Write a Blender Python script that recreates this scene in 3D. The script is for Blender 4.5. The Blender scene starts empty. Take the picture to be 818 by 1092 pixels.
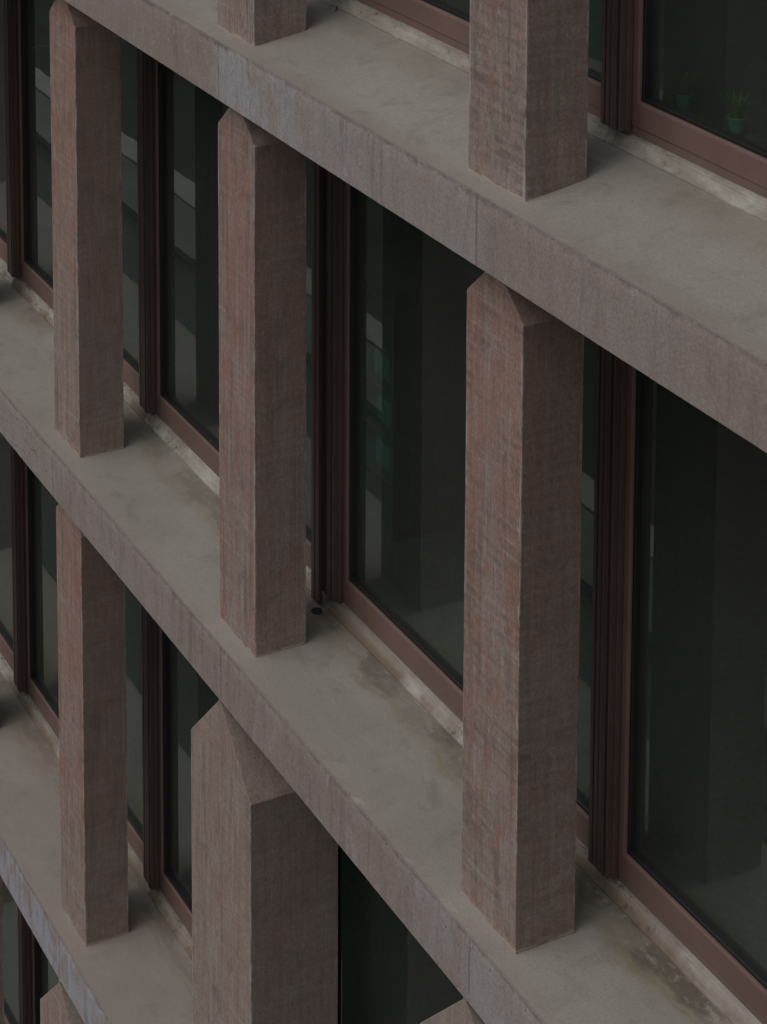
import bpy, bmesh, math, random
from mathutils import Vector, Matrix, noise as mnoise

random.seed(7)
C = bpy.context.scene.collection
scene = bpy.context.scene

# ------------------------------------------------------------------ dimensions (metres)
S = 2.536            # bay width; X along the facade, Y into the building, Z up
CW, CD = 0.443, 0.325            # slender column: width, depth
LEDGE = 0.123                    # slab edge stands this far in front of the columns
T = 0.333                        # slab thickness
H1, H2 = 3.500, 3.518
CHX, CHZ = 0.150, 0.224          # filled in below
Z = {-1: 3.5, 0: 0.0, 1: -H1, 2: -H1 - H2, 3: -H1 - H2 - 3.52}   # slab tops
PW, PD, PX, PY = 0.764, 0.560, 0.117, -0.092     # thick pillar: width, depth, offsets
KS = range(-3, 5)
XA, XB = -3 * S - 0.9, 4 * S + 0.9
YG = 0.700                       # glass plane
GLASS_TILT = 0.0
TOPRISE = 0.100                  # the uppermost ledge is weathered: it rises towards the glass


# ------------------------------------------------------------------ node helpers
class NT:
    def __init__(self, name):
        self.m = bpy.data.materials.new(name)
        self.m.use_nodes = True
        self.t = self.m.node_tree
        self.t.nodes.clear()
        self.out = self.n('ShaderNodeOutputMaterial')

    def n(self, typ, **kw):
        nd = self.t.nodes.new(typ)
        for k, v in kw.items():
            setattr(nd, k, v)
        return nd

    def l(self, a, b):
        self.t.links.new(a, b)

    def put(self, sock, v):
        if isinstance(v, bpy.types.NodeSocket):
            self.l(v, sock)
        elif isinstance(v, (tuple, list)) and len(v) == 3 and sock.type == 'RGBA':
            sock.default_value = (*v, 1)
        else:
            sock.default_value = v

    def math(self, op, a, b=None, c=None, clamp=False):
        nd = self.n('ShaderNodeMath', operation=op, use_clamp=clamp)
        self.put(nd.inputs[0], a)
        if b is not None: self.put(nd.inputs[1], b)
        if c is not None: self.put(nd.inputs[2], c)
        return nd.outputs[0]

    def vmath(self, op, a, b=None):
        nd = self.n('ShaderNodeVectorMath', operation=op)
        self.put(nd.inputs[0], a)
        if b is not None: self.put(nd.inputs[1], b)
        return nd.outputs[0]

    def noise(self, vec, scale, detail=4, rough=0.55, sc3=None, dist=0.0):
        if sc3 is not None:
            vec = self.vmath('MULTIPLY', vec, sc3)
        nd = self.n('ShaderNodeTexNoise')
        self.l(vec, nd.inputs['Vector'])
        nd.inputs['Scale'].default_value = scale
        nd.inputs['Detail'].default_value = detail
        nd.inputs['Roughness'].default_value = rough
        nd.inputs['Distortion'].default_value = dist
        return nd.outputs['Fac']

    def ss(self, v, a, b):
        nd = self.n('ShaderNodeMapRange', interpolation_type='SMOOTHSTEP')
        self.put(nd.inputs['Value'], v)
        nd.inputs['From Min'].default_value = a
        nd.inputs['From Max'].default_value = b
        nd.inputs['To Min'].default_value = 0
        nd.inputs['To Max'].default_value = 1
        return nd.outputs[0]

    def mix(self, fac, a, b, mode='MIX'):
        nd = self.n('ShaderNodeMix', data_type='RGBA', blend_type=mode)
        self.put(nd.inputs[0], fac)
        self.put(nd.inputs[6], a)
        self.put(nd.inputs[7], b)
        return nd.outputs[2]

    def coords(self, rand=True):
        tc = self.n('ShaderNodeTexCoord').outputs['Object']
        oi = self.n('ShaderNodeObjectInfo')
        off = self.vmath('MULTIPLY', oi.outputs['Location'], (3.71, 5.13, 7.77))
        return tc, (self.vmath('ADD', tc, off) if rand else tc), oi

    def sep(self, v):
        nd = self.n('ShaderNodeSeparateXYZ')
        self.l(v, nd.inputs[0])
        return nd.outputs

    def finish(self, col, rough=0.85, bump=None, bstr=0.4, bdist=0.004, spec=0.35, metal=0.0):
        b = self.n('ShaderNodeBsdfPrincipled')
        self.put(b.inputs['Base Color'], col)
        self.put(b.inputs['Roughness'], rough)
        b.inputs['Specular IOR Level'].default_value = spec
        b.inputs['Metallic'].default_value = metal
        if bump is not None:
            bn = self.n('ShaderNodeBump')
            bn.inputs['Strength'].default_value = bstr
            bn.inputs['Distance'].default_value = bdist
            self.l(bump, bn.inputs['Height'])
            self.l(bn.outputs[0], b.inputs['Normal'])
        self.l(b.outputs[0], self.out.inputs['Surface'])
        return self.m


def plain(name, col, rough=0.6, amt=0.15, scale=8, spec=0.4, metal=0.0):
    t = NT(name)
    o, v, oi = t.coords()
    f = t.noise(v, scale, 5)
    c = t.mix(t.ss(f, .3, .7), tuple(x * (1 - amt) for x in col), tuple(x * (1 + amt) for x in col))
    return t.finish(c, rough, f, .1, .002, spec, metal)


# ------------------------------------------------------------------ pigmented column concrete
def column_material(name, hw, hd, height, red=1.0, calm=1.0):
    t = NT(name)
    o, v, oi = t.coords()
    x, y, z = t.sep(o)
    nrm = t.sep(t.n('ShaderNodeTexCoord').outputs['Normal'])
    rnd = oi.outputs['Random']
    # boards of two kinds were used: streaky ones and cloth-marked ones
    kind = t.ss(t.sep(oi.outputs['Location'])[0], 2.9, 4.2)
    grey = (0.300, 0.244, 0.222)
    brown = (0.306, 0.196, 0.160)
    rust = (0.292, 0.146, 0.106)
    dark = (0.112, 0.086, 0.072)
    pale = (0.395, 0.362, 0.332)
    big = t.noise(v, 1.3, 4, .6)
    # more pigment washed out towards the foot of the column
    zf = t.math('DIVIDE', z, height)
    zz = t.math('ADD', zf, t.math('MULTIPLY', t.math('SUBTRACT', big, .5), 1.3))
    col = t.mix(t.math('MULTIPLY', t.ss(zz, -.05, .75), red), grey, brown)
    # saw-cut boarding: vertical bands of different tone
    fx = t.n('ShaderNodeCombineXYZ')
    t.l(t.math('FLOOR', t.math('MULTIPLY', t.math('ADD', x, t.math('MULTIPLY', y, 1.03)), 17.0)), fx.inputs[0])
    t.l(t.math('MULTIPLY', rnd, 40.0), fx.inputs[1])
    wn = t.n('ShaderNodeTexWhiteNoise', noise_dimensions='2D')
    t.l(fx.outputs[0], wn.inputs['Vector'])
    col = t.mix(t.math('MULTIPLY', t.ss(wn.outputs['Value'], .35, 1.0), .30 * red), col, rust)
    # thin vertical streaks, each only a part of the height
    st1 = t.noise(v, 1.0, 4, .65, sc3=(75, 75, 1.0))
    st2 = t.noise(v, 1.0, 4, .65, sc3=(28, 28, 1.8))
    part = t.ss(t.noise(v, 2.4, 4, .6, sc3=(1.5, 1.5, .8)), .36, .62)
    col = t.mix(t.math('MULTIPLY', t.math('MULTIPLY', t.ss(st1, .49, .60), part), t.math('MULTIPLY_ADD', kind, -.34 * (.4 + .6 * red), .78 * (.4 + .6 * red))), col, rust)
    col = t.mix(t.math('MULTIPLY', t.ss(st2, .50, .68), .48 * calm), col, dark)
    col = t.mix(t.math('MULTIPLY', t.ss(st1, .47, .33), .30), col, pale)
    col = t.mix(t.math('MULTIPLY', t.ss(st2, .47, .30), .40), col, pale)
    # marks of the formwork: rows of short dabs broken by verticals
    h1 = t.noise(v, 1.0, 3, .55, sc3=(9, 9, 26))
    zr = t.math('ADD', t.math('MULTIPLY', z, 105.0), t.math('MULTIPLY', t.noise(v, 1.0, 3, .6, sc3=(14, 14, 6)), 7.0))
    rows = t.math('MULTIPLY_ADD', t.math('SINE', zr), .5, .5)
    h2 = t.noise(v, 1.0, 4, .65, sc3=(44, 44, 9))
    cloth = t.math('MULTIPLY', t.math('MULTIPLY', t.ss(t.math('ADD', t.math('MULTIPLY', rows, .24), t.math('MULTIPLY', h1, .95)), .50, .74), t.ss(h2, .38, .58)), t.ss(t.noise(v, 2.2, 5, .65), .36, .60))
    # level lifts left by the boards, pale and dark in turn
    lift = t.noise(v, 1.0, 4, .6, sc3=(1.6, 1.6, 30))
    lp = t.ss(t.noise(v, 3.1, 4, .6), .38, .58)
    col = t.mix(t.math('MULTIPLY', t.math('MULTIPLY', t.math('MULTIPLY', t.ss(lift, .50, .62), lp), t.math('MULTIPLY_ADD', kind, .6, .4)), .34 * calm), col, dark)
    col = t.mix(t.math('MULTIPLY', t.math('MULTIPLY', t.ss(lift, .48, .36), lp), .30), col, pale)
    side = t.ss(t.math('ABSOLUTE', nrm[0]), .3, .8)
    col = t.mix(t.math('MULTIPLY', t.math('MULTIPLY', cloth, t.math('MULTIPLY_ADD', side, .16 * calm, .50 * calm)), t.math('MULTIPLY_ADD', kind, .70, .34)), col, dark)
    # rusty dabs and darker smears a hand wide
    pb = t.noise(t.vmath('ADD', v, (3.3, 8.1, 5.9)), 1.0, 6, .70, sc3=(15, 15, 7), dist=.3)
    pz = t.ss(t.noise(t.vmath('ADD', v, (1.3, 2.1, 6.9)), 1.9, 4, .6), .38, .60)
    col = t.mix(t.math('MULTIPLY', t.math('MULTIPLY', t.ss(pb, .50, .62), pz), .75 * (.35 + .65 * red)), col, rust)
    pd = t.noise(t.vmath('ADD', v, (7.3, 1.1, 2.9)), 1.0, 6, .70, sc3=(11, 11, 9), dist=.4)
    col = t.mix(t.math('MULTIPLY', t.ss(pd, .54, .68), .42 * calm), col, dark)
    pp = t.noise(t.vmath('ADD', v, (2.3, 6.1, 4.9)), 1.0, 6, .72, sc3=(9, 9, 5), dist=.4)
    col = t.mix(t.math('MULTIPLY', t.ss(pp, .53, .68), .40), col, (.345, .305, .292))
    # cloudy patches and lime bloom
    cl = t.noise(v, 4.5, 6, .65, dist=.6)
    col = t.mix(t.math('MULTIPLY', t.ss(cl, .52, .74), .42), col, dark)
    bl = t.noise(t.vmath('ADD', v, (9.1, 3.3, 1.7)), 2.6, 7, .7, sc3=(1.6, 1.6, .6))
    col = t.mix(t.math('MULTIPLY', t.ss(bl, .57, .78), .50), col, pale)
    fk = t.noise(v, 1.0, 6, .75, sc3=(26, 26, 9))
    fk2 = t.noise(v, 1.4, 2, .5)
    col = t.mix(t.math('MULTIPLY', t.math('MULTIPLY', t.ss(fk, .62, .70), t.ss(fk2, .52, .62)), .6), col, (.50, .47, .46))
    # the side faces carry less pigment than the fronts, their shade also lightened in colour
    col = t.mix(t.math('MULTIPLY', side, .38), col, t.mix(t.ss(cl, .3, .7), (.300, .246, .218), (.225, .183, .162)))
    fine = t.noise(v, 75, 4, .75)
    col = t.mix(t.math('MULTIPLY', t.ss(fine, .38, .70), .42), col, dark)
    col = t.mix(t.math('MULTIPLY', t.ss(fine, .44, .28), .35), col, pale)
    # blow holes
    vo = t.n('ShaderNodeTexVoronoi')
    t.l(v, vo.inputs['Vector']); vo.inputs['Scale'].default_value = 24
    rr = t.sep(vo.outputs['Color'])
    hole = t.math('MULTIPLY', t.math('LESS_THAN', vo.outputs['Distance'], t.math('MULTIPLY', rr[1], .13)), t.math('GREATER_THAN', rr[0], .80))
    col = t.mix(t.math('MULTIPLY', hole, .75), col, (.05, .04, .038))
    # worn pale arrises, broken by noise
    ex = t.math('SUBTRACT', hw, t.math('ABSOLUTE', x))
    ey = t.math('SUBTRACT', hd, t.math('ABSOLUTE', y))
    e = t.math('MAXIMUM', ex, ey)
    en = t.noise(v, 1.0, 5, .7, sc3=(30, 30, 6))
    em = t.math('LESS_THAN', e, t.math('MULTIPLY', t.ss(en, .42, .70), .019))
    col = t.mix(t.math('MULTIPLY', em, .50), col, (.44, .40, .385))
    # pale mortar line at the foot
    fm = t.math('LESS_THAN', z, t.math('MULTIPLY', t.ss(t.noise(v, 9, 4), .3, .6), .016))
    col = t.mix(t.math('MULTIPLY', fm, .8), col, (.44, .345, .285))
    bump = t.math('ADD', t.math('MULTIPLY', st1, .5), t.math('ADD', t.math('MULTIPLY', fine, .35), t.math('MULTIPLY', h1, .5)))
    bump = t.math('SUBTRACT', bump, t.math('MULTIPLY', hole, 1.4))
    return t.finish(col, t.math('MULTIPLY_ADD', cl, .2, .70), bump, .40, .004, .30)


# ------------------------------------------------------------------ ledge (slab) concrete
def fascia_material(name, bleach, seed, blue=1.0, pits=None):
    """front edge of a slab; bleach = [(x, strength), ...] along the facade, where lime has run down the edge"""
    t = NT(name)
    o, v, oi = t.coords(False)
    v = t.vmath('ADD', o, (seed, seed * 2.3, seed * .7))
    x, y, z = t.sep(o)
    base = (0.308, 0.250, 0.224)
    gry = (0.314, 0.276, 0.251)
    dark = (0.130, 0.108, 0.102)
    big = t.noise(v, .9, 5, .6)
    col = t.mix(t.ss(big, .3, .7), base, gry)
    # each precast length has its own tone
    seg = t.math('FLOOR', t.math('DIVIDE', t.math('ADD', x, .182), S))
    wn = t.n('ShaderNodeTexWhiteNoise', noise_dimensions='1D')
    t.l(t.math('ADD', seg, seed), wn.inputs['W'])
    col = t.mix(t.math('MULTIPLY', wn.outputs['Value'], .55), col, (0.245, 0.176, 0.156))
    # drips
    dr = t.noise(v, 1.0, 5, .65, sc3=(15, 15, 1.1))
    dr2 = t.noise(v, 1.0, 4, .6, sc3=(60, 60, 3))
    top = t.ss(z, -.33, 0.0)
    strong = t.ss(t.noise(v, .8, 4, .6, sc3=(1, 1, .1)), .38, .64)
    col = t.mix(t.math('MULTIPLY', t.math('MULTIPLY', t.ss(dr, .48, .66), t.math('MULTIPLY_ADD', strong, .75, .25)), .46), col, dark)
    dr3 = t.noise(v, 1.0, 6, .7, sc3=(8, 8, 3.5), dist=.6)
    col = t.mix(t.math('MULTIPLY', t.ss(dr3, .53, .68), .42), col, (.37, .335, .33))
    col = t.mix(t.math('MULTIPLY', t.ss(dr3, .47, .32), .42), col, (.215, .162, .142))
    col = t.mix(t.math('MULTIPLY', t.ss(dr2, .52, .72), .18), col, (.36, .33, .325))
    # bleached lengths
    ramp = t.n('ShaderNodeValToRGB')
    lo, hi = XA, XB
    t.l(t.math('DIVIDE', t.math('SUBTRACT', x, lo), hi - lo), ramp.inputs[0])
    els = ramp.color_ramp.elements
    pts = sorted(bleach)
    for k, (px, s) in enumerate(pts):
        p = (px - lo) / (hi - lo)
        if k < 2:
            els[k].position = p
            els[k].color = (s, s, s, 1)
        else:
            nw = els.new(p); nw.color = (s, s, s, 1)
    bn = t.noise(v, 5.0, 8, .72, sc3=(1.5, 1.5, .8), dist=.8)
    bn2 = t.noise(v, 1.0, 5, .7, sc3=(30, 30, 2.5))
    bm = t.math('MULTIPLY', ramp.outputs[0], t.ss(t.math('ADD', t.math('MULTIPLY', bn, .65), t.math('MULTIPLY', bn2, .35)), .42, .57))
    col = t.mix(t.math('MULTIPLY', bm, .80), col, (.395 - .02 * blue, .388 - .006 * blue, .395 + .025 * blue))
    if pits is not None:
        # a badly compacted length, pitted in level rows
        pn = t.noise(v, 1.0, 7, .75, sc3=(11, 11, 34), dist=.4)
        pm = t.math('MULTIPLY', t.ss(x, pits + .05, pits - .25), t.ss(pn, .55, .66))
        col = t.mix(t.math('MULTIPLY', pm, .75), col, (.085, .070, .064))
    # dirt and chips under the top arris
    cn = t.noise(v, 7, 7, .7, sc3=(1, 1, 1.8))
    cn2 = t.noise(v, 38, 5, .7, sc3=(.6, 1, 1))
    near = t.ss(t.math('ADD', z, t.math('MULTIPLY', t.math('SUBTRACT', cn, .5), .10)), -.030, -.002)
    chip = t.math('MULTIPLY', t.math('ADD', t.math('MULTIPLY', near, t.ss(cn2, .30, .52)), t.math('MULTIPLY', t.ss(t.math('ADD', t.math('MULTIPLY', top, .20), cn2), .76, .88), .8), clamp=True), .72)
    col = t.mix(chip, col, (.125, .108, .098))
    vo = t.n('ShaderNodeTexVoronoi')
    t.l(v, vo.inputs['Vector']); vo.inputs['Scale'].default_value = 30
    rr = t.sep(vo.outputs['Color'])
    hole = t.math('MULTIPLY', t.math('LESS_THAN', vo.outputs['Distance'], t.math('MULTIPLY', rr[1], .20)), t.math('GREATER_THAN', rr[0], .70))
    col = t.mix(t.math('MULTIPLY', hole, .7), col, (.06, .05, .047))
    fine = t.noise(v, 75, 4, .75)
    col = t.mix(t.math('MULTIPLY', t.ss(fine, .38, .70), .42), col, dark)
    col = t.mix(t.math('MULTIPLY', t.ss(fine, .44, .28), .30), col, (.42, .39, .38))
    pc = t.noise(t.vmath('ADD', v, (5.5, 2.5, 8.5)), 1.0, 6, .75, sc3=(13, 13, 20))
    col = t.mix(t.math('MULTIPLY', t.math('MULTIPLY', t.ss(pc, .60, .68), strong), .55), col, (.46, .43, .42))
    # joint between lengths
    fr = t.math('ABSOLUTE', t.math('SUBTRACT', t.math('FRACT', t.math('DIVIDE', t.math('ADD', x, .182 + S / 2), S)), .5))
    jn = t.math('MULTIPLY', t.ss(t.math('MULTIPLY', fr, S), .010, .003), t.ss(t.noise(v, 18, 3), .25, .5))
    col = t.mix(t.math('MULTIPLY', jn, .6), col, (.13, .11, .105))
    bump = t.math('ADD', t.math('MULTIPLY', fine, .4), t.math('MULTIPLY', cn, .7))
    bump = t.math('SUBTRACT', bump, t.math('ADD', t.math('MULTIPLY', hole, 1.2), t.math('MULTIPLY', jn, 1.0)))
    return t.finish(col, .85, bump, .55, .005, .25)


def ledge_material(name, seed, tint=0.0, dirt=(0.0, 1.0)):
    t = NT(name)
    o, v, oi = t.coords(False)
    v = t.vmath('ADD', o, (seed * 1.7, seed, 0))
    x, y, z = t.sep(o)
    a = (0.286, 0.255, 0.231)
    b = (0.346, 0.312, 0.285)
    dark = (0.165, 0.150, 0.132)
    big = t.noise(v, 1.1, 6, .62, dist=.4)
    col = t.mix(t.ss(big, .3, .7), a, b)
    cl = t.noise(v, 4.2, 7, .66, dist=.5)
    col = t.mix(t.math('MULTIPLY', t.ss(cl, .50, .72), .42), col, dark)
    tr = t.noise(v, 1.0, 5, .65, sc3=(3, 13, 3))
    col = t.mix(t.math('MULTIPLY', t.ss(tr, .52, .74), .26), col, (.39, .365, .34))
    # yellow-green growth and wet run along the foot of the sill
    yn = t.math('ADD', y, t.math('MULTIPLY', t.math('SUBTRACT', t.noise(v, 2.2, 5, .6), .5), .40))
    amount = t.math('MULTIPLY_ADD', t.ss(x, -1.5, 6.0), dirt[1] - dirt[0], dirt[0])
    band = t.math('MULTIPLY', t.ss(yn, .33, .47), t.ss(t.noise(v, 1.6, 5), .34, .62))
    col = t.mix(t.math('MULTIPLY', t.math('MULTIPLY', band, amount), .78), col, (.185, .155, .098))
    wet = t.math('MULTIPLY', t.ss(yn, .455, .515), t.ss(t.noise(t.vmath('ADD', v, (4, 7, 0)), 1.5, 5), .40, .52))
    edge_ = t.math('MULTIPLY', t.math('MULTIPLY', t.ss(yn, .41, .445), t.ss(yn, .47, .45)), t.ss(t.noise(t.vmath('ADD', v, (4, 7, 0)), 1.5, 5), .40, .52))
    col = t.mix(t.math('MULTIPLY', t.math('MULTIPLY', edge_, amount), .55), col, (.215, .185, .085))
    col = t.mix(t.math('MULTIPLY', t.math('MULTIPLY', wet, amount), .82), col, (.105, .082, .060))
    # lime washed out of the sill
    lm = t.math('MULTIPLY', t.ss(yn, .46, .55), t.ss(t.noise(t.vmath('ADD', v, (14, 2, 5)), 9.0, 7, .75, sc3=(.6, 1, 1)), .50, .62))
    col = t.mix(t.math('MULTIPLY', t.math('MULTIPLY', lm, amount), .60), col, (.40, .375, .340))
    # pinkish dust near the outer arris
    ed = t.ss(t.math('ADD', y, t.math('MULTIPLY', t.noise(v, 8, 5), .10)), .06, -.05)
    col = t.mix(t.math('MULTIPLY', ed, .35), col, (.300, .245, .225))
    spk = t.noise(v, 60, 3, .7)
    col = t.mix(t.math('MULTIPLY', t.ss(spk, .55, .80), .30), col, (.15, .135, .12))
    fine = t.noise(v, 80, 4, .75)
    col = t.mix(t.math('MULTIPLY', t.ss(fine, .40, .72), .34), col, dark)
    col = t.mix(t.math('MULTIPLY', t.ss(fine, .44, .28), .28), col, (.43, .40, .375))
    mid = t.noise(v, 16, 6, .7)
    col = t.mix(t.math('MULTIPLY', t.ss(mid, .52, .72), .26), col, dark)
    lip = t.ss(t.math('ADD', y, t.math('MULTIPLY', t.math('SUBTRACT', mid, .5), .02)), -.108, -.119)
    col = t.mix(t.math('MULTIPLY', lip, .55), col, (.13, .108, .098))
    if tint:
        col = t.mix(tint, col, (.255, .200, .178))
    bump = t.math('ADD', t.math('MULTIPLY', fine, .4), t.math('ADD', t.math('MULTIPLY', cl, .8), t.math('MULTIPLY', spk, .4)))
    return t.finish(col, t.math('MULTIPLY_ADD', cl, .25, .62), bump, .40, .004, .30)


def sill_material():
    t = NT('weathered sill stone')
    o, v, oi = t.coords()
    x, y, z = t.sep(o)
    n1 = t.noise(v, 3.2, 7, .68, sc3=(1, 3, 3))
    n2 = t.noise(v, 9, 7, .72, sc3=(.7, 2.2, 2.2), dist=.2)
    col = t.mix(t.ss(n1, .34, .66), (.31, .285, .25), (.47, .445, .405))
    patch = t.ss(t.noise(t.vmath('ADD', v, (2, 8, 1)), 1.5, 4, .6, sc3=(1, 2, 2)), .40, .62)
    col = t.mix(t.math('MULTIPLY', t.math('MULTIPLY', t.ss(n2, .46, .62), patch), .32), col, (.15, .128, .105))
    n4 = t.noise(v, 1.0, 6, .7, sc3=(60, 8, 8))
    col = t.mix(t.math('MULTIPLY', t.ss(n4, .54, .70), .18), col, (.17, .145, .12))
    n3 = t.noise(t.vmath('ADD', v, (5, 1, 2)), 1.2, 5, .6)
    low = t.ss(z, .075, .02)
    col = t.mix(t.math('MULTIPLY', t.math('MULTIPLY', t.ss(n3, .38, .56), .95), t.math('MULTIPLY_ADD', low, .6, .4)), col, (.165, .118, .082))
    n5 = t.noise(v, 1.0, 7, .75, sc3=(22, 30, 30))
    col = t.mix(t.math('MULTIPLY', t.math('MULTIPLY', t.ss(n5, .54, .62), t.ss(t.noise(v, 1.3, 3), .42, .58)), .75), col, (.075, .062, .050))
    fine = t.noise(v, 150, 3, .7)
    col = t.mix(t.math('MULTIPLY', t.ss(fine, .4, .8), .3), col, (.18, .16, .14))
    return t.finish(col, .8, t.math('ADD', n2, t.math('MULTIPLY', fine, .5)), .5, .004, .3)


def metal_material(name, col, rough=.42):
    t = NT(name)
    o, v, oi = t.coords()
    n1 = t.noise(v, 2.0, 5, .6, sc3=(1, 1, 1))
    dust = t.noise(v, 14, 6, .7, sc3=(1, 1, .5))
    c = t.mix(t.ss(n1, .3, .7), tuple(a * .88 for a in col), tuple(a * 1.1 for a in col))
    c = t.mix(t.math('MULTIPLY', t.ss(dust, .5, .8), .16), c, (.25, .20, .18))
    return t.finish(c, t.math('MULTIPLY_ADD', dust, .25, rough - .1), dust, .06, .002, .45)


def glass_material():
    t = NT('dark tinted window glass')
    o, v, oi = t.coords()
    tr = t.n('ShaderNodeBsdfTransparent')
    tr.inputs[0].default_value = (.54, .64, .60, 1)
    gl = t.n('ShaderNodeBsdfGlossy')
    gl.inputs['Color'].default_value = (.90, .97, .93, 1)
    gl.inputs['Roughness'].default_value = 0.0
    w = t.noise(v, 1.1, 2, .5)
    bn = t.n('ShaderNodeBump')
    bn.inputs['Strength'].default_value = .08
    bn.inputs['Distance'].default_value = .01
    t.l(w, bn.inputs['Height'])
    t.l(bn.outputs[0], gl.inputs['Normal'])
    fr = t.n('ShaderNodeFresnel')
    fr.inputs['IOR'].default_value = 1.52
    geo = t.n('ShaderNodeNewGeometry')
    f = t.math('MULTIPLY', t.math('MULTIPLY', fr.outputs[0], 1.45, clamp=True), t.math('SUBTRACT', 1.0, geo.outputs['Backfacing']))
    mx = t.n('ShaderNodeMixShader')
    t.l(f, mx.inputs[0]); t.l(tr.outputs[0], mx.inputs[1]); t.l(gl.outputs[0], mx.inputs[2])
    # haze painted over the pane as a thin grey-green veil, lifting its blacks
    df = t.n('ShaderNodeBsdfDiffuse')
    df.inputs[0].default_value = (.34, .37, .33, 1)
    dn = t.noise(v, .9, 5, .6, sc3=(2, 1, .6))
    m2 = t.n('ShaderNodeMixShader')
    t.l(t.math('MULTIPLY', t.math('MULTIPLY_ADD', dn, .07, .022), t.math('SUBTRACT', 1.0, geo.outputs['Backfacing'])), m2.inputs[0]); t.l(mx.outputs[0], m2.inputs[1]); t.l(df.outputs[0], m2.inputs[2])
    t.l(m2.outputs[0], t.out.inputs['Surface'])
    return t.m


M_COL = column_material('pigmented column concrete', CW / 2, CD / 2, 3.17)
M_PIL = column_material('pigmented pillar concrete', PW / 2, PD / 2, 3.2, .35, .75)
M_SILL = sill_material()
M_FRAME = metal_material('red brown window metal', (.168, .104, .090), .45)
M_GUIDE = metal_material('dark brown guide rail metal', (.100, .064, .055), .42)
M_GASKET = plain('black rubber gasket', (.010, .011, .011), .55)
M_GLASS = glass_material()
M_SOFFIT = plain('grey soffit concrete', (.20, .17, .158), .9)
M_INFLOOR = plain('dark office carpet', (.13, .14, .13), .95, .2, 30)
M_INWALL = plain('dim office wall', (.26, .30, .28), .9, .1, 2)


# ------------------------------------------------------------------ mesh helpers
def link(name, bm, mats, parent=None, loc=(0, 0, 0), smooth=False):
    me = bpy.data.meshes.new(name)
    bmesh.ops.recalc_face_normals(bm, faces=bm.faces)
    bm.to_mesh(me)
    bm.free()
    for m in (mats if isinstance(mats, (list, tuple)) else [mats]):
        me.materials.append(m)
    if smooth:
        for p in me.polygons: p.use_smooth = True
    o = bpy.data.objects.new(name, me)
    C.objects.link(o)
    o.location = loc
    if parent: o.parent = parent
    return o


def box(bm, x0, x1, y0, y1, z0, z1, mat=0):
    vs = [bm.verts.new(p) for p in ((x0, y0, z0), (x1, y0, z0), (x1, y1, z0), (x0, y1, z0), (x0, y0, z1), (x1, y0, z1), (x1, y1, z1), (x0, y1, z1))]
    for f in ((0, 3, 2, 1), (4, 5, 6, 7), (0, 1, 5, 4), (1, 2, 6, 5), (2, 3, 7, 6), (3, 0, 4, 7)):
        bm.faces.new([vs[i] for i in f]).material_index = mat


def extrude_poly(bm, pts, axis, a, b):
    """closed polygon pts (2-D) swept straight from a to b along an axis ('x','y','z')"""
    def P(u, v, w):
        return {'x': (w, u, v), 'y': (u, w, v), 'z': (u, v, w)}[axis]
    A = [bm.verts.new(P(u, v, a)) for u, v in pts]
    B = [bm.verts.new(P(u, v, b)) for u, v in pts]
    n = len(pts)
    for i in range(n):
        bm.faces.new((A[i], A[(i + 1) % n], B[(i + 1) % n], B[i]))
    bm.faces.new(A[::-1]); bm.faces.new(B)


def bevel(bm, w, seg=2):
    bmesh.ops.recalc_face_normals(bm, faces=bm.faces)
    es = [e for e in bm.edges if len(e.link_faces) == 2 and e.calc_face_angle(0) > .3]
    bmesh.ops.bevel(bm, geom=es, offset=w, segments=seg, affect='EDGES', profile=.6)


def empty(name, label, cat, loc=(0, 0, 0), group=None):
    o = bpy.data.objects.new(name, None)
    C.objects.link(o)
    o.location = loc
    o.empty_display_size = .3
    o['label'] = label
    o['category'] = cat
    if group: o['group'] = group
    return o


def copy_tree(o, parent):
    c = o.copy()
    C.objects.link(c)
    c.parent = parent
    for ch in o.children:
        copy_tree(ch, c)
    return c


# ------------------------------------------------------------------ the building
building = empty('concrete_building', 'office building facade of reddish concrete columns, deep ledges and dark brown framed windows', 'building')


def topz(y):
    """surface of the weathered uppermost ledge"""
    return .1634 * .5 * (y + math.sqrt(y * y + .0012)) - .0

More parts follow.
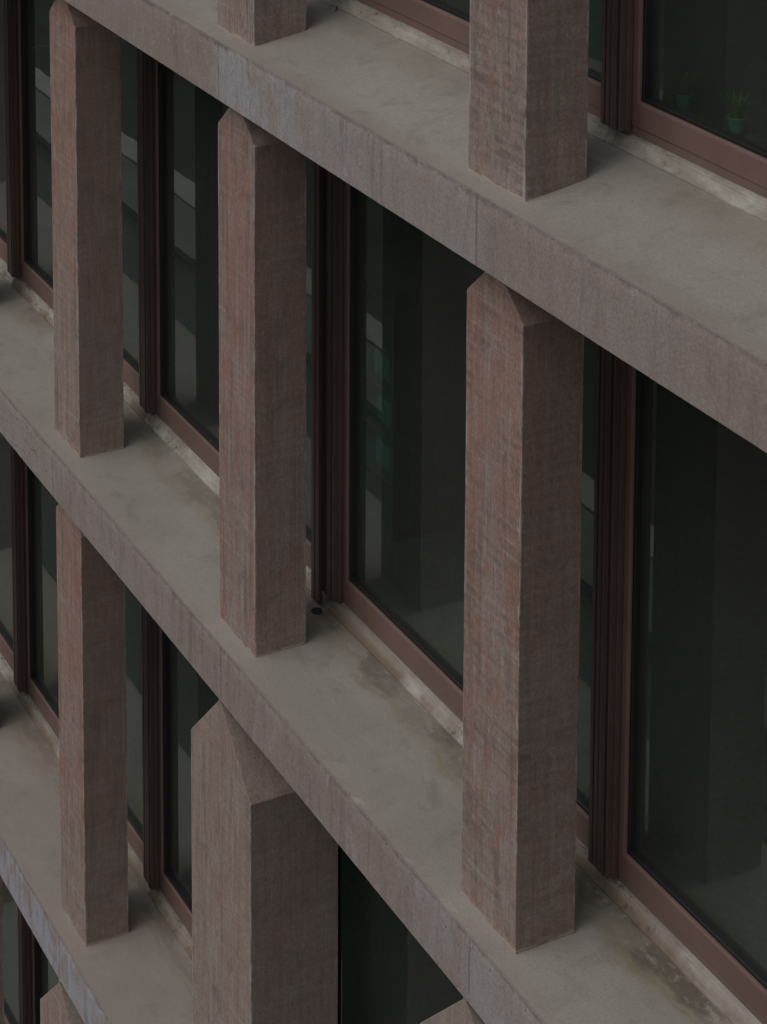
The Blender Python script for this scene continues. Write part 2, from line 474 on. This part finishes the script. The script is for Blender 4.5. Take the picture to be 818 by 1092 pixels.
def slab(i, fm, lm, sloped=False):
    bm = bmesh.new()
    ys = [-LEDGE, -LEDGE, -LEDGE + .004, -LEDGE + .013]
    prof = [(-LEDGE + .004, -T), (-LEDGE, -T + .004), (-LEDGE, -.25), (-LEDGE, -.17), (-LEDGE, -.09), (-LEDGE, -.006), (-LEDGE + .0015, -.002), (-LEDGE + .006, 0.0)]
    for y in (-.08, -.04, 0.0, .04, .1, .2, .3, .4, .5, .6, .64, .70):
        prof.append((y, topz(y) if sloped else 0.0))
    prof += [(5.6, (topz(.7) if sloped else 0.0)), (5.6, -T)]
    n = int((XB - XA) / .05)
    rings = []
    for k in range(n + 1):
        x = XA + (XB - XA) * k / n
        ring = []
        for q, (y, z) in enumerate(prof):
            dy = dz = 0.0
            if 1 <= q <= 7:
                dy = .0022 * mnoise.noise(Vector((x * 1.3, z * 3, i * 7.1)))
            if 5 <= q <= 7:
                a = mnoise.noise(Vector((x * 9, i * 3.3, 0))); b = mnoise.noise(Vector((x * 31, i * 5.3, 4)))
                chip = max(0, mnoise.noise(Vector((x * 6.1, i * 9.1, 11))) - .38) * .035
                dz += .0016 * a + .0010 * b - chip
                dy += .0012 * b + chip * .5
            if 0 <= q <= 1:
                dz += .0015 * mnoise.noise(Vector((x * 11, i * 2.3, 9)))
            if 8 <= q <= 19:
                dz += .0016 * mnoise.noise(Vector((x * 1.7, y * 2.5, i * 4.7)))
            ring.append(bm.verts.new((x, y + dy, z + dz)))
        rings.append(ring)
    m = len(prof)
    for k in range(n):
        for q in range(m):
            r = (q + 1) % m
            f = bm.faces.new((rings[k][q], rings[k + 1][q], rings[k + 1][r], rings[k][r]))
            f.material_index = 0 if q <= 5 else (1 if q < m - 1 else 2)
            if q == m - 1: f.material_index = 2
            f.smooth = q in (2, 3, 4) or 8 <= q <= 19
    for r_ in (rings[0], rings[-1]):
        bm.faces.new(r_).material_index = 2
    return link('floor_slab', bm, [fm, lm, M_SOFFIT], building, (0, 0, Z[i]))


slab(-1, fascia_material('roof slab edge concrete', [(XA, .2), (XB, .2)], 31.0), ledge_material('roof slab top', 41.0))
slab(0, fascia_material('upper slab edge concrete', [(XA, .05), (2.30, .05), (2.36, 1.0), (2.9, .85), (3.5, .35), (4.4, .12), (4.80, .45), (5.0, .06), (XB, .0)], 3.0),
     ledge_material('upper ledge concrete', 5.0, 0.0, (.22, .22)), True)
slab(1, fascia_material('middle slab edge concrete', [(XA, .05), (-.25, .05), (-.17, .30), (.5, .30), (1.8, .12), (4.0, .08), (4.7, .42), (5.4, .38), (6.4, .10), (XB, .0)], 13.4, 1.0, -.18),
     ledge_material('middle ledge concrete', 17.0, 0.0, (.38, 1.0)))
slab(2, fascia_material('lower slab edge concrete', [(XA, .9), (-1.4, 1.0), (.5, 1.0), (1.6, .9), (XB, .5)], 23.7, 2.0),
     ledge_material('lower ledge concrete', 29.0, .30, (.6, .6)))


def chamfered(bm, w, d, h, cx, cz, neck=0.0):
    pts = [(-w / 2, 0), (w / 2, 0), (w / 2, h - cz), (w / 2 - cx, h - neck), (w / 2 - cx, h), (-w / 2 + cx, h), (-w / 2 + cx, h - neck), (-w / 2, h - cz)]
    if not neck: pts = pts[:4] + pts[5:6] + pts[7:]
    extrude_poly(bm, pts, 'y', -d / 2, d / 2)
    bevel(bm, .005, 2)
    # a few courses so that the arrises can wander by a millimetre or two
    for zc in [h * (j + 1) / 15 for j in range(13)]:
        bmesh.ops.bisect_plane(bm, geom=bm.verts[:] + bm.edges[:] + bm.faces[:], plane_co=(0, 0, zc), plane_no=(0, 0, 1))
    for v in bm.verts:
        p = v.co
        v.co.x += .0016 * mnoise.noise(Vector((p.x * 3, p.y * 3, p.z * 2.7)))
        v.co.y += .0016 * mnoise.noise(Vector((p.x * 3 + 9, p.y * 3, p.z * 2.7)))


def make_column(name, w, d, h, cx, cz, mat, neck=0.0):
    bm = bmesh.new()
    chamfered(bm, w, d, h, cx, cz, neck)
    return link(name, bm, mat, building)


col_proto = {}
def place_column(i, k):
    h = Z[i - 1] - T - Z[i]
    key = ('c', round(h, 3))
    loc = (k * S - CW / 2, CD / 2, Z[i])
    if key not in col_proto:
        col_proto[key] = o = make_column('column', CW, CD, h, .2366 * .985, .2239, M_COL)
    else:
        o = col_proto[key].copy(); C.objects.link(o); o.parent = building
    o.location = loc
    return o


def place_pillar(i, k):
    h = Z[i - 1] - T - Z[i]
    key = ('p', i)
    loc = (k * S + PX - PW / 2, PY + PD / 2, Z[i])
    if key not in col_proto:
        col_proto[key] = o = make_column('pillar', PW, PD, h, .366, .4477 + (.045 if i == 3 else 0), M_PIL, .4477 + (.045 if i == 3 else 0) - .366 * 1.07)
    else:
        o = col_proto[key].copy(); C.objects.link(o); o.parent = building
    o.location = loc
    return o


for k in range(-3, 5):
    place_column(0, k)
    place_column(1, k)
    (place_column if k <= 0 else place_pillar)(2, k)
    (place_column if k < 0 else place_pillar)(3, k)


# ------------------------------------------------------------------ windows
def sweep_frame(bm, x0, x1, z0, z1, prof, mat=0, kx=.131 / .163):
    """closed profile [(inset, y)] swept round a rectangle with mitred corners"""
    loops = []
    for ins, y in prof:
        loops.append([bm.verts.new(p) for p in ((x0 + ins * kx, y, z0 + ins), (x1 - ins * kx, y, z0 + ins), (x1 - ins * kx, y, z1 - ins), (x0 + ins * kx, y, z1 - ins))])
    n = len(prof)
    for a in range(n):
        b = (a + 1) % n
        for c in range(4):
            d = (c + 1) % 4
            bm.faces.new((loops[a][c], loops[a][d], loops[b][d], loops[b][c])).material_index = mat


WS = S + .042                    # window axes run a little wider than the column axes


def make_window(h, rise, cut=0.0, plain_=False):
    """one bay: origin on the ledge at the column line; frame runs from mullion to mullion"""
    x0, x1 = -.249 + .002, WS - .249 - .002 - cut
    zb, zt = .075 + rise, h - .004
    bm = bmesh.new()
    prof = [(0, .660), (.040, .660), (.046, .653), (.150, .650), (.158, .6525), (.162, .659), (.163, .672), (.163, .752), (.0, .752)]
    sweep_frame(bm, x0, x1, zb, zt, prof)
    w = link('window', bm, M_FRAME, building)
    bm = bmesh.new()
    sweep_frame(bm, x0, x1, zb, zt, [(.1635, .668), (.176, .6685), (.180, .674), (.184, .6985), (.1635, .6985)])
    g = link('gasket', bm, M_GASKET, w)
    bm = bmesh.new()
    box(bm, x0 + .1326, x1 - .1326, .6995, .7055, zb + .1645, zt - .1645)
    gp = link('glass_pane', bm, M_GLASS, w)
    # sill: upstand, weathered slope and a thin lip under the frame
    bm = bmesh.new()
    r = rise
    pr = [(.606, r - .012), (.604, r + .012), (.608, r + .017), (.634, r + .054), (.6365, r + .064), (.640, r + .067), (.661, r + .070), (.661, r + .0735), (.75, r + .0735), (.75, r - .012)]
    n = 46
    rings = []
    for k in range(n + 1):
        x = (x0 - .0015) + (x1 - x0 + .003) * k / n
        ring = []
        for q, (y, z) in enumerate(pr):
            a = mnoise.noise(Vector((x * 7, q * .6, 3.1))) * .0018 if 1 <= q <= 4 else 0
            ring.append(bm.verts.new((x, y - a, z + a)))
        rings.append(ring)
    m = len(pr)
    for k in range(n):
        for q in range(m):
            bm.faces.new((rings[k][q], rings[k + 1][q], rings[k + 1][(q + 1) % m], rings[k][(q + 1) % m]))
    bm.faces.new(rings[0]); bm.faces.new(rings[-1])
    link('sill', bm, M_SILL, w)
    # blind guide rails in front of the mullion: a broad channel, a black joint and a narrow fin
    bm = bmesh.new()
    zg = rise + .088
    zt2 = h - .004
    pts = [(-.325, .605), (-.321, .600), (-.300, .600), (-.298, .603), (-.298, .622), (-.289, .622), (-.289, .603), (-.287, .600), (-.262, .600), (-.260, .603),
           (-.260, .622), (-.251, .622), (-.251, .600), (-.249, .597), (-.224, .597), (-.222, .600), (-.222, .612), (-.216, .612), (-.216, .594), (-.214, .592), (-.203, .592), (-.2005, .594), (-.200, .646), (-.325, .646)]
    extrude_poly(bm, pts, 'z', zg, zt2)
    pts = [(-.1825, .594), (-.181, .592), (-.170, .592), (-.168, .594), (-.168, .618), (-.158, .618), (-.156, .621), (-.156, .646), (-.1825, .646)]
    extrude_poly(bm, pts, 'z', zg + .006, zt2)
    box(bm, -.1995, -.1830, .612, .645, zg + .01, zt2 - .002, 1)
    if plain_:
        bm.free()
    else:
        link('guide_rail', bm, [M_GUIDE, M_GASKET], w)
    return w


def win_x(k):
    return k * S + (k - 1) * .042


for i, rise in ((0, TOPRISE - .005), (1, 0.0), (2, 0.0), (3, 0.0)):
    h = Z[i - 1] - T - Z[i]
    w0 = make_window(h, rise)
    w0.location = (win_x(-3), 0, Z[i])
    for k in range(-2, 4):
        if i == 2 and k >= 0: continue
        w = copy_tree(w0, building)
        w.location = (win_x(k), 0, Z[i])
        if i == 1 and k == 1:
            # this bay carries a second, deeper channel beside the guide rail
            bm = bmesh.new()
            pts = [(-.386, .572), (-.381, .566), (-.345, .566), (-.343, .570), (-.343, .580), (-.336, .580), (-.336, .568), (-.297, .568), (-.292, .574), (-.292, .590), (-.386, .590)]
            extrude_poly(bm, pts, 'z', .018, h - .004)
            link('cable_channel', bm, M_GUIDE, w)
    if i == 2:
        # between the thick pillars the glazing starts farther left, behind the pillar
        w = make_window(h, rise, .21)
        w.location = (win_x(0), 0, Z[i])
        w1 = make_window(h, rise, 0.0, True)
        w1.location = (win_x(1) - .21, 0, Z[i])
        for k in (2, 3):
            w = copy_tree(w1, building)
            w.location = (win_x(k) - .21, 0, Z[i])

# rooms behind the glass
for i, rise in ((0, TOPRISE), (1, 0.0), (2, 0.0)):
    bm = bmesh.new()
    box(bm, XA + .1, XB - .1, .76, 5.4, .11 if rise else .004, .135 + rise)
    link('interior_floor', bm, M_INFLOOR, building, (0, 0, Z[i]))
for i in (0, 1, 2, 3):
    bm = bmesh.new()
    h = Z[i - 1] - T - Z[i] - .004
    box(bm, XA + .1, XB - .1, 5.41, 5.55, .14, h)
    link('back_wall', bm, M_INWALL, building, (0, 0, Z[i]))
    for x in (XA + .02, XB - .09):  # unseen walls added at both ends to keep light from leaking into the rooms
        bm = bmesh.new()
        box(bm, x, x + .07, .0, 5.4, .14, h)
        link('light_stop_wall', bm, M_SOFFIT, building, (0, 0, Z[i]))

# floor drain in the middle ledge beside the second column
bm = bmesh.new()
for r0, r1, z0, z1 in ((.036, .029, .002, .007),):
    seg = 28
    A = [[bm.verts.new((r * math.cos(2 * math.pi * a / seg), r * math.sin(2 * math.pi * a / seg), z)) for a in range(seg)] for r, z in ((.034, .0), (.033, .005), (.027, .006), (.026, .002), (.012, .001))]
    for q in range(4):
        for a in range(seg):
            bm.faces.new((A[q][a], A[q][(a + 1) % seg], A[q + 1][(a + 1) % seg], A[q + 1][a]))
    bm.faces.new(A[-1])
link('drain_cover', bm, plain('weathered drain metal', (.035, .034, .032), .6), building, (2.274, .538, Z[1] + .001))


# ------------------------------------------------------------------ loose things
def tube(bm, pts, rad, seg=6):
    rings = []
    for k, p in enumerate(pts):
        p = Vector(p)
        d = (Vector(pts[min(k + 1, len(pts) - 1)]) - Vector(pts[max(k - 1, 0)])).normalized()
        a = d.orthogonal().normalized(); b = d.cross(a)
        r = rad[k] if isinstance(rad, (list, tuple)) else rad
        rings.append([bm.verts.new(p + r * (a * math.cos(2 * math.pi * s / seg) + b * math.sin(2 * math.pi * s / seg))) for s in range(seg)])
    for k in range(len(pts) - 1):
        for s in range(seg):
            bm.faces.new((rings[k][s], rings[k][(s + 1) % seg], rings[k + 1][(s + 1) % seg], rings[k + 1][s]))
    bm.faces.new(rings[0][::-1]); bm.faces.new(rings[-1])


M_TWIG = plain('dry twig bark', (.030, .024, .020), .8)
bm = bmesh.new()
tube(bm, [(-.085, .03, .004), (-.04, .018, .006), (0, .010, .008), (.04, -.012, .006), (.062, -.026, .006), (.066, -.040, .004)], [.0022, .003, .0035, .003, .003, .002])
tw = link('twig', bm, M_TWIG, None, (2.36, .600, topz(.600) + .001))
tw['label'] = 'thin bent dry twig lying in the open on the uppermost ledge'; tw['category'] = 'twig'
bm = bmesh.new()
tube(bm, [(-.05, -.01, .004), (-.015, -.004, .007), (.02, .004, .007), (.055, .02, .004)], [.004, .006, .006, .003])
tw = link('twig', bm, M_TWIG, None, (2.015, .640 - .04, topz(.60) + .001))
tw['label'] = 'short dark stick lying in the shade behind the uppermost left column'; tw['category'] = 'twig'

M_POT = plain('teal glazed pot', (.16, .66, .63), .15, .1, 20, .7)
M_SOIL = plain('dark potting soil', (.03, .022, .016), .95)
M_LEAF = plain('green grassy leaves', (.26, .46, .13), .5, .3, 40)


def potted(x, y, z, label, seed):
    rg = random.Random(seed)
    root = empty('potted_plant', label, 'plant', (x, y, z), 'small potted plants behind the upper window')
    bm = bmesh.new()
    seg = 24
    pr = [(.026, .0), (.030, .002), (.034, .030), (.040, .070), (.042, .073), (.042, .078), (.038, .078), (.036, .066)]
    R_ = [[bm.verts.new((r * math.cos(2 * math.pi * a / seg), r * math.sin(2 * math.pi * a / seg), zz)) for a in range(seg)] for r, zz in pr]
    for q in range(len(pr) - 1):
        for a in range(seg):
            bm.faces.new((R_[q][a], R_[q][(a + 1) % seg], R_[q + 1][(a + 1) % seg], R_[q + 1][a]))
    bm.faces.new(R_[0][::-1])
    link('pot', bm, M_POT, root, smooth=True)
    bm = bmesh.new()
    bm.faces.new([bm.verts.new((.036 * math.cos(2 * math.pi * a / seg), .036 * math.sin(2 * math.pi * a / seg), .067)) for a in range(seg)])
    link('soil', bm, M_SOIL, root)
    bm = bmesh.new()
    for q in range(46):
        az = rg.uniform(0, 2 * math.pi); lean = rg.uniform(.15, 1.0); L = rg.uniform(.09, .16)
        b0 = Vector((rg.uniform(-.018, .018), rg.uniform(-.018, .018), .066))
        d = Vector((math.cos(az), math.sin(az), 0))
        side = Vector((-d.y, d.x, 0))
        prev = None
        for s in range(5):
            u = s / 4
            p = b0 + d * (lean * L * u * u * .9 + .006 * u) + Vector((0, 0, L * (u - .28 * lean * u * u)))
            wd = .0052 * (1 - u) ** .7 + .0003
            cur = (bm.verts.new(p - side * wd), bm.verts.new(p + side * wd))
            if prev: bm.faces.new((prev[0], prev[1], cur[1], cur[0]))
            prev = cur
    link('foliage', bm, M_LEAF, root)


FL0 = Z[0] + .135 + TOPRISE
potted(2 * S - .135, .95, FL0, 'small grassy plant in teal pot behind upper window, nearer the brown mullion', 3)
potted(2 * S + .225, .95, FL0, 'small grassy plant in teal pot behind upper window, farther right of mullion with spreading leaves', 8)

# office shelf behind the middle window
M_SHELF = plain('dark grey green shelf board', (.07, .13, .12), .6)
M_BOX = plain('teal storage box card', (.06, .30, .27), .6)
FL1 = Z[1] + .135
sx1, sy0 = S - .52, 1.20
root = empty('shelf_unit', 'dark open office shelf with teal boxes behind the middle window', 'shelf', (sx1 - .45, sy0 + .3, FL1))
for x in (-.45, .42):
    bm = bmesh.new(); box(bm, x, x + .03, -.3, .3, 0, 1.55); link('side_panel', bm, M_SHELF, root)
for q in range(6):
    bm = bmesh.new(); box(bm, -.4195, .4195, -.295, .295, .06 + q * .28, .08 + q * .28); link('shelf_board', bm, M_SHELF, root)
for q, (zz, xx) in enumerate(((1, .22), (2, .24), (3, .20))):
    bm = bmesh.new()
    box(bm, -.09, .09, -.12, .12, 0, .15); bevel(bm, .006)
    b = link('storage_box', bm, M_BOX, None, (sx1 - .45 + xx, sy0 + .19, FL1 + .082 + zz * .28))
    b['label'] = ('teal storage box on the lowest filled board of the office shelf', 'teal storage box on the middle filled board of the office shelf', 'teal storage box on the highest filled board of the office shelf')[q]
    b['category'] = 'box'; b['group'] = 'teal boxes on the office shelf'

# ------------------------------------------------------------------ street below (mirrored in the panes)
GZ = Z[3]
def sheet(name, x0, x1, y0, y1, z, mat, th=None):
    bm = bmesh.new()
    if th: box(bm, x0, x1, y0, y1, z - th, z)
    else: bm.faces.new([bm.verts.new(p) for p in ((x0, y0, z), (x1, y0, z), (x1, y1, z), (x0, y1, z))])
    o = link(name, bm, mat); o['kind'] = 'structure'
    return o
sheet('ground', -400, 400, -400, 400, GZ - .14, plain('dark planted ground', (.035, .045, .034), .95, .3, 1))
sheet('road', -120, 60, -7.9, -2.4, GZ - .136, plain('asphalt', (.050, .052, .050), .9, .2, 4))
sheet('pavement', -120, 60, -2.39, 5.7, GZ - .002, plain('pavement slabs', (.20, .195, .18), .85, .1, 3), .12)
sheet('far_pavement', -120, 60, -9.2, -8.2, GZ, plain('far pavement concrete', (.15, .16, .145), .85, .2, 1), .12)
sheet('kerb', -120, 60, -9.7, -9.21, GZ + .03, plain('pale kerb stone', (.34, .34, .32), .8, .1, 3), .15)

# ------------------------------------------------------------------ camera (shift lens: verticals kept parallel)
yaw, pitch, roll = 1.1474325508, 0.1123843703, -0.0081479042
fpx, cxp, cyp = 2261.02085, 149.97257, -361.71220
W0, H0 = 818.0, 1092.0
cy_, sy_ = math.cos(yaw), math.sin(yaw)
cp, sp = math.cos(pitch), math.sin(pitch)
fwd = Vector((-sy_ * cp, cy_ * cp, -sp))
right = Vector((cy_, sy_, 0))
up = right.cross(fwd)
c_, s_ = math.cos(roll), math.sin(roll)
r2 = c_ * right + s_ * up
u2 = -s_ * right + c_ * up
cam = bpy.data.cameras.new('camera')
co = bpy.data.objects.new('camera', cam)
C.objects.link(co)
mat = Matrix(((r2.x, u2.x, -fwd.x), (r2.y, u2.y, -fwd.y), (r2.z, u2.z, -fwd.z)))
co.matrix_world = Matrix.Translation((4.9030 * S, -2.0152 * S, 1.3235 * S)) @ mat.to_4x4()
cam.sensor_fit = 'HORIZONTAL'
cam.sensor_width = 36.0
cam.lens = fpx / W0 * 36.0
cam.shift_x = (W0 / 2 - cxp) / W0
cam.shift_y = (cyp - H0 / 2) / W0
cam.clip_start = .1
cam.clip_end = 1000
scene.camera = co

# ------------------------------------------------------------------ light: overcast sky with a soft high sun
SUN_EL, SUN_AZ = math.radians(55), math.radians(3)     # azimuth measured from -Y towards -X
to_sun = Vector((math.sin(SUN_AZ) * math.cos(SUN_EL), -math.cos(SUN_AZ) * math.cos(SUN_EL), math.sin(SUN_EL)))
sd = bpy.data.lights.new('sun', 'SUN')
sd.energy = 0.5
sd.angle = math.radians(50)
sd.color = (1.0, .96, .91)
so = bpy.data.objects.new('sun', sd)
C.objects.link(so)
so.rotation_euler = to_sun.to_track_quat('Z', 'Y').to_euler()
so.location = to_sun * 30
w = bpy.data.worlds.new('World')
scene.world = w
w.use_nodes = True
nt = w.node_tree
nt.nodes.clear()
sky = nt.nodes.new('ShaderNodeTexSky')
sky.sky_type = 'NISHITA'
sky.sun_disc = False
sky.sun_elevation = SUN_EL
sky.sun_rotation = math.atan2(to_sun.x, to_sun.y)
sky.air_density = 1.0
sky.dust_density = 4.0
sky.ozone_density = 1.0
hs = nt.nodes.new('ShaderNodeHueSaturation')
hs.inputs['Saturation'].default_value = .16
bg = nt.nodes.new('ShaderNodeBackground')
bg.inputs[1].default_value = .12
wo = nt.nodes.new('ShaderNodeOutputWorld')
nt.links.new(sky.outputs[0], hs.inputs['Color'])
nt.links.new(hs.outputs[0], bg.inputs[0])
nt.links.new(bg.outputs[0], wo.inputs[0])

scene.render.engine = 'CYCLES'
scene.cycles.max_bounces = 8
scene.cycles.transparent_max_bounces = 12
scene.cycles.use_denoising = True
vs = scene.view_settings
vs.view_transform = 'Standard'
vs.look = 'None'
vs.exposure = -0.38
vs.gamma = 1.0
vs.use_curve_mapping = False
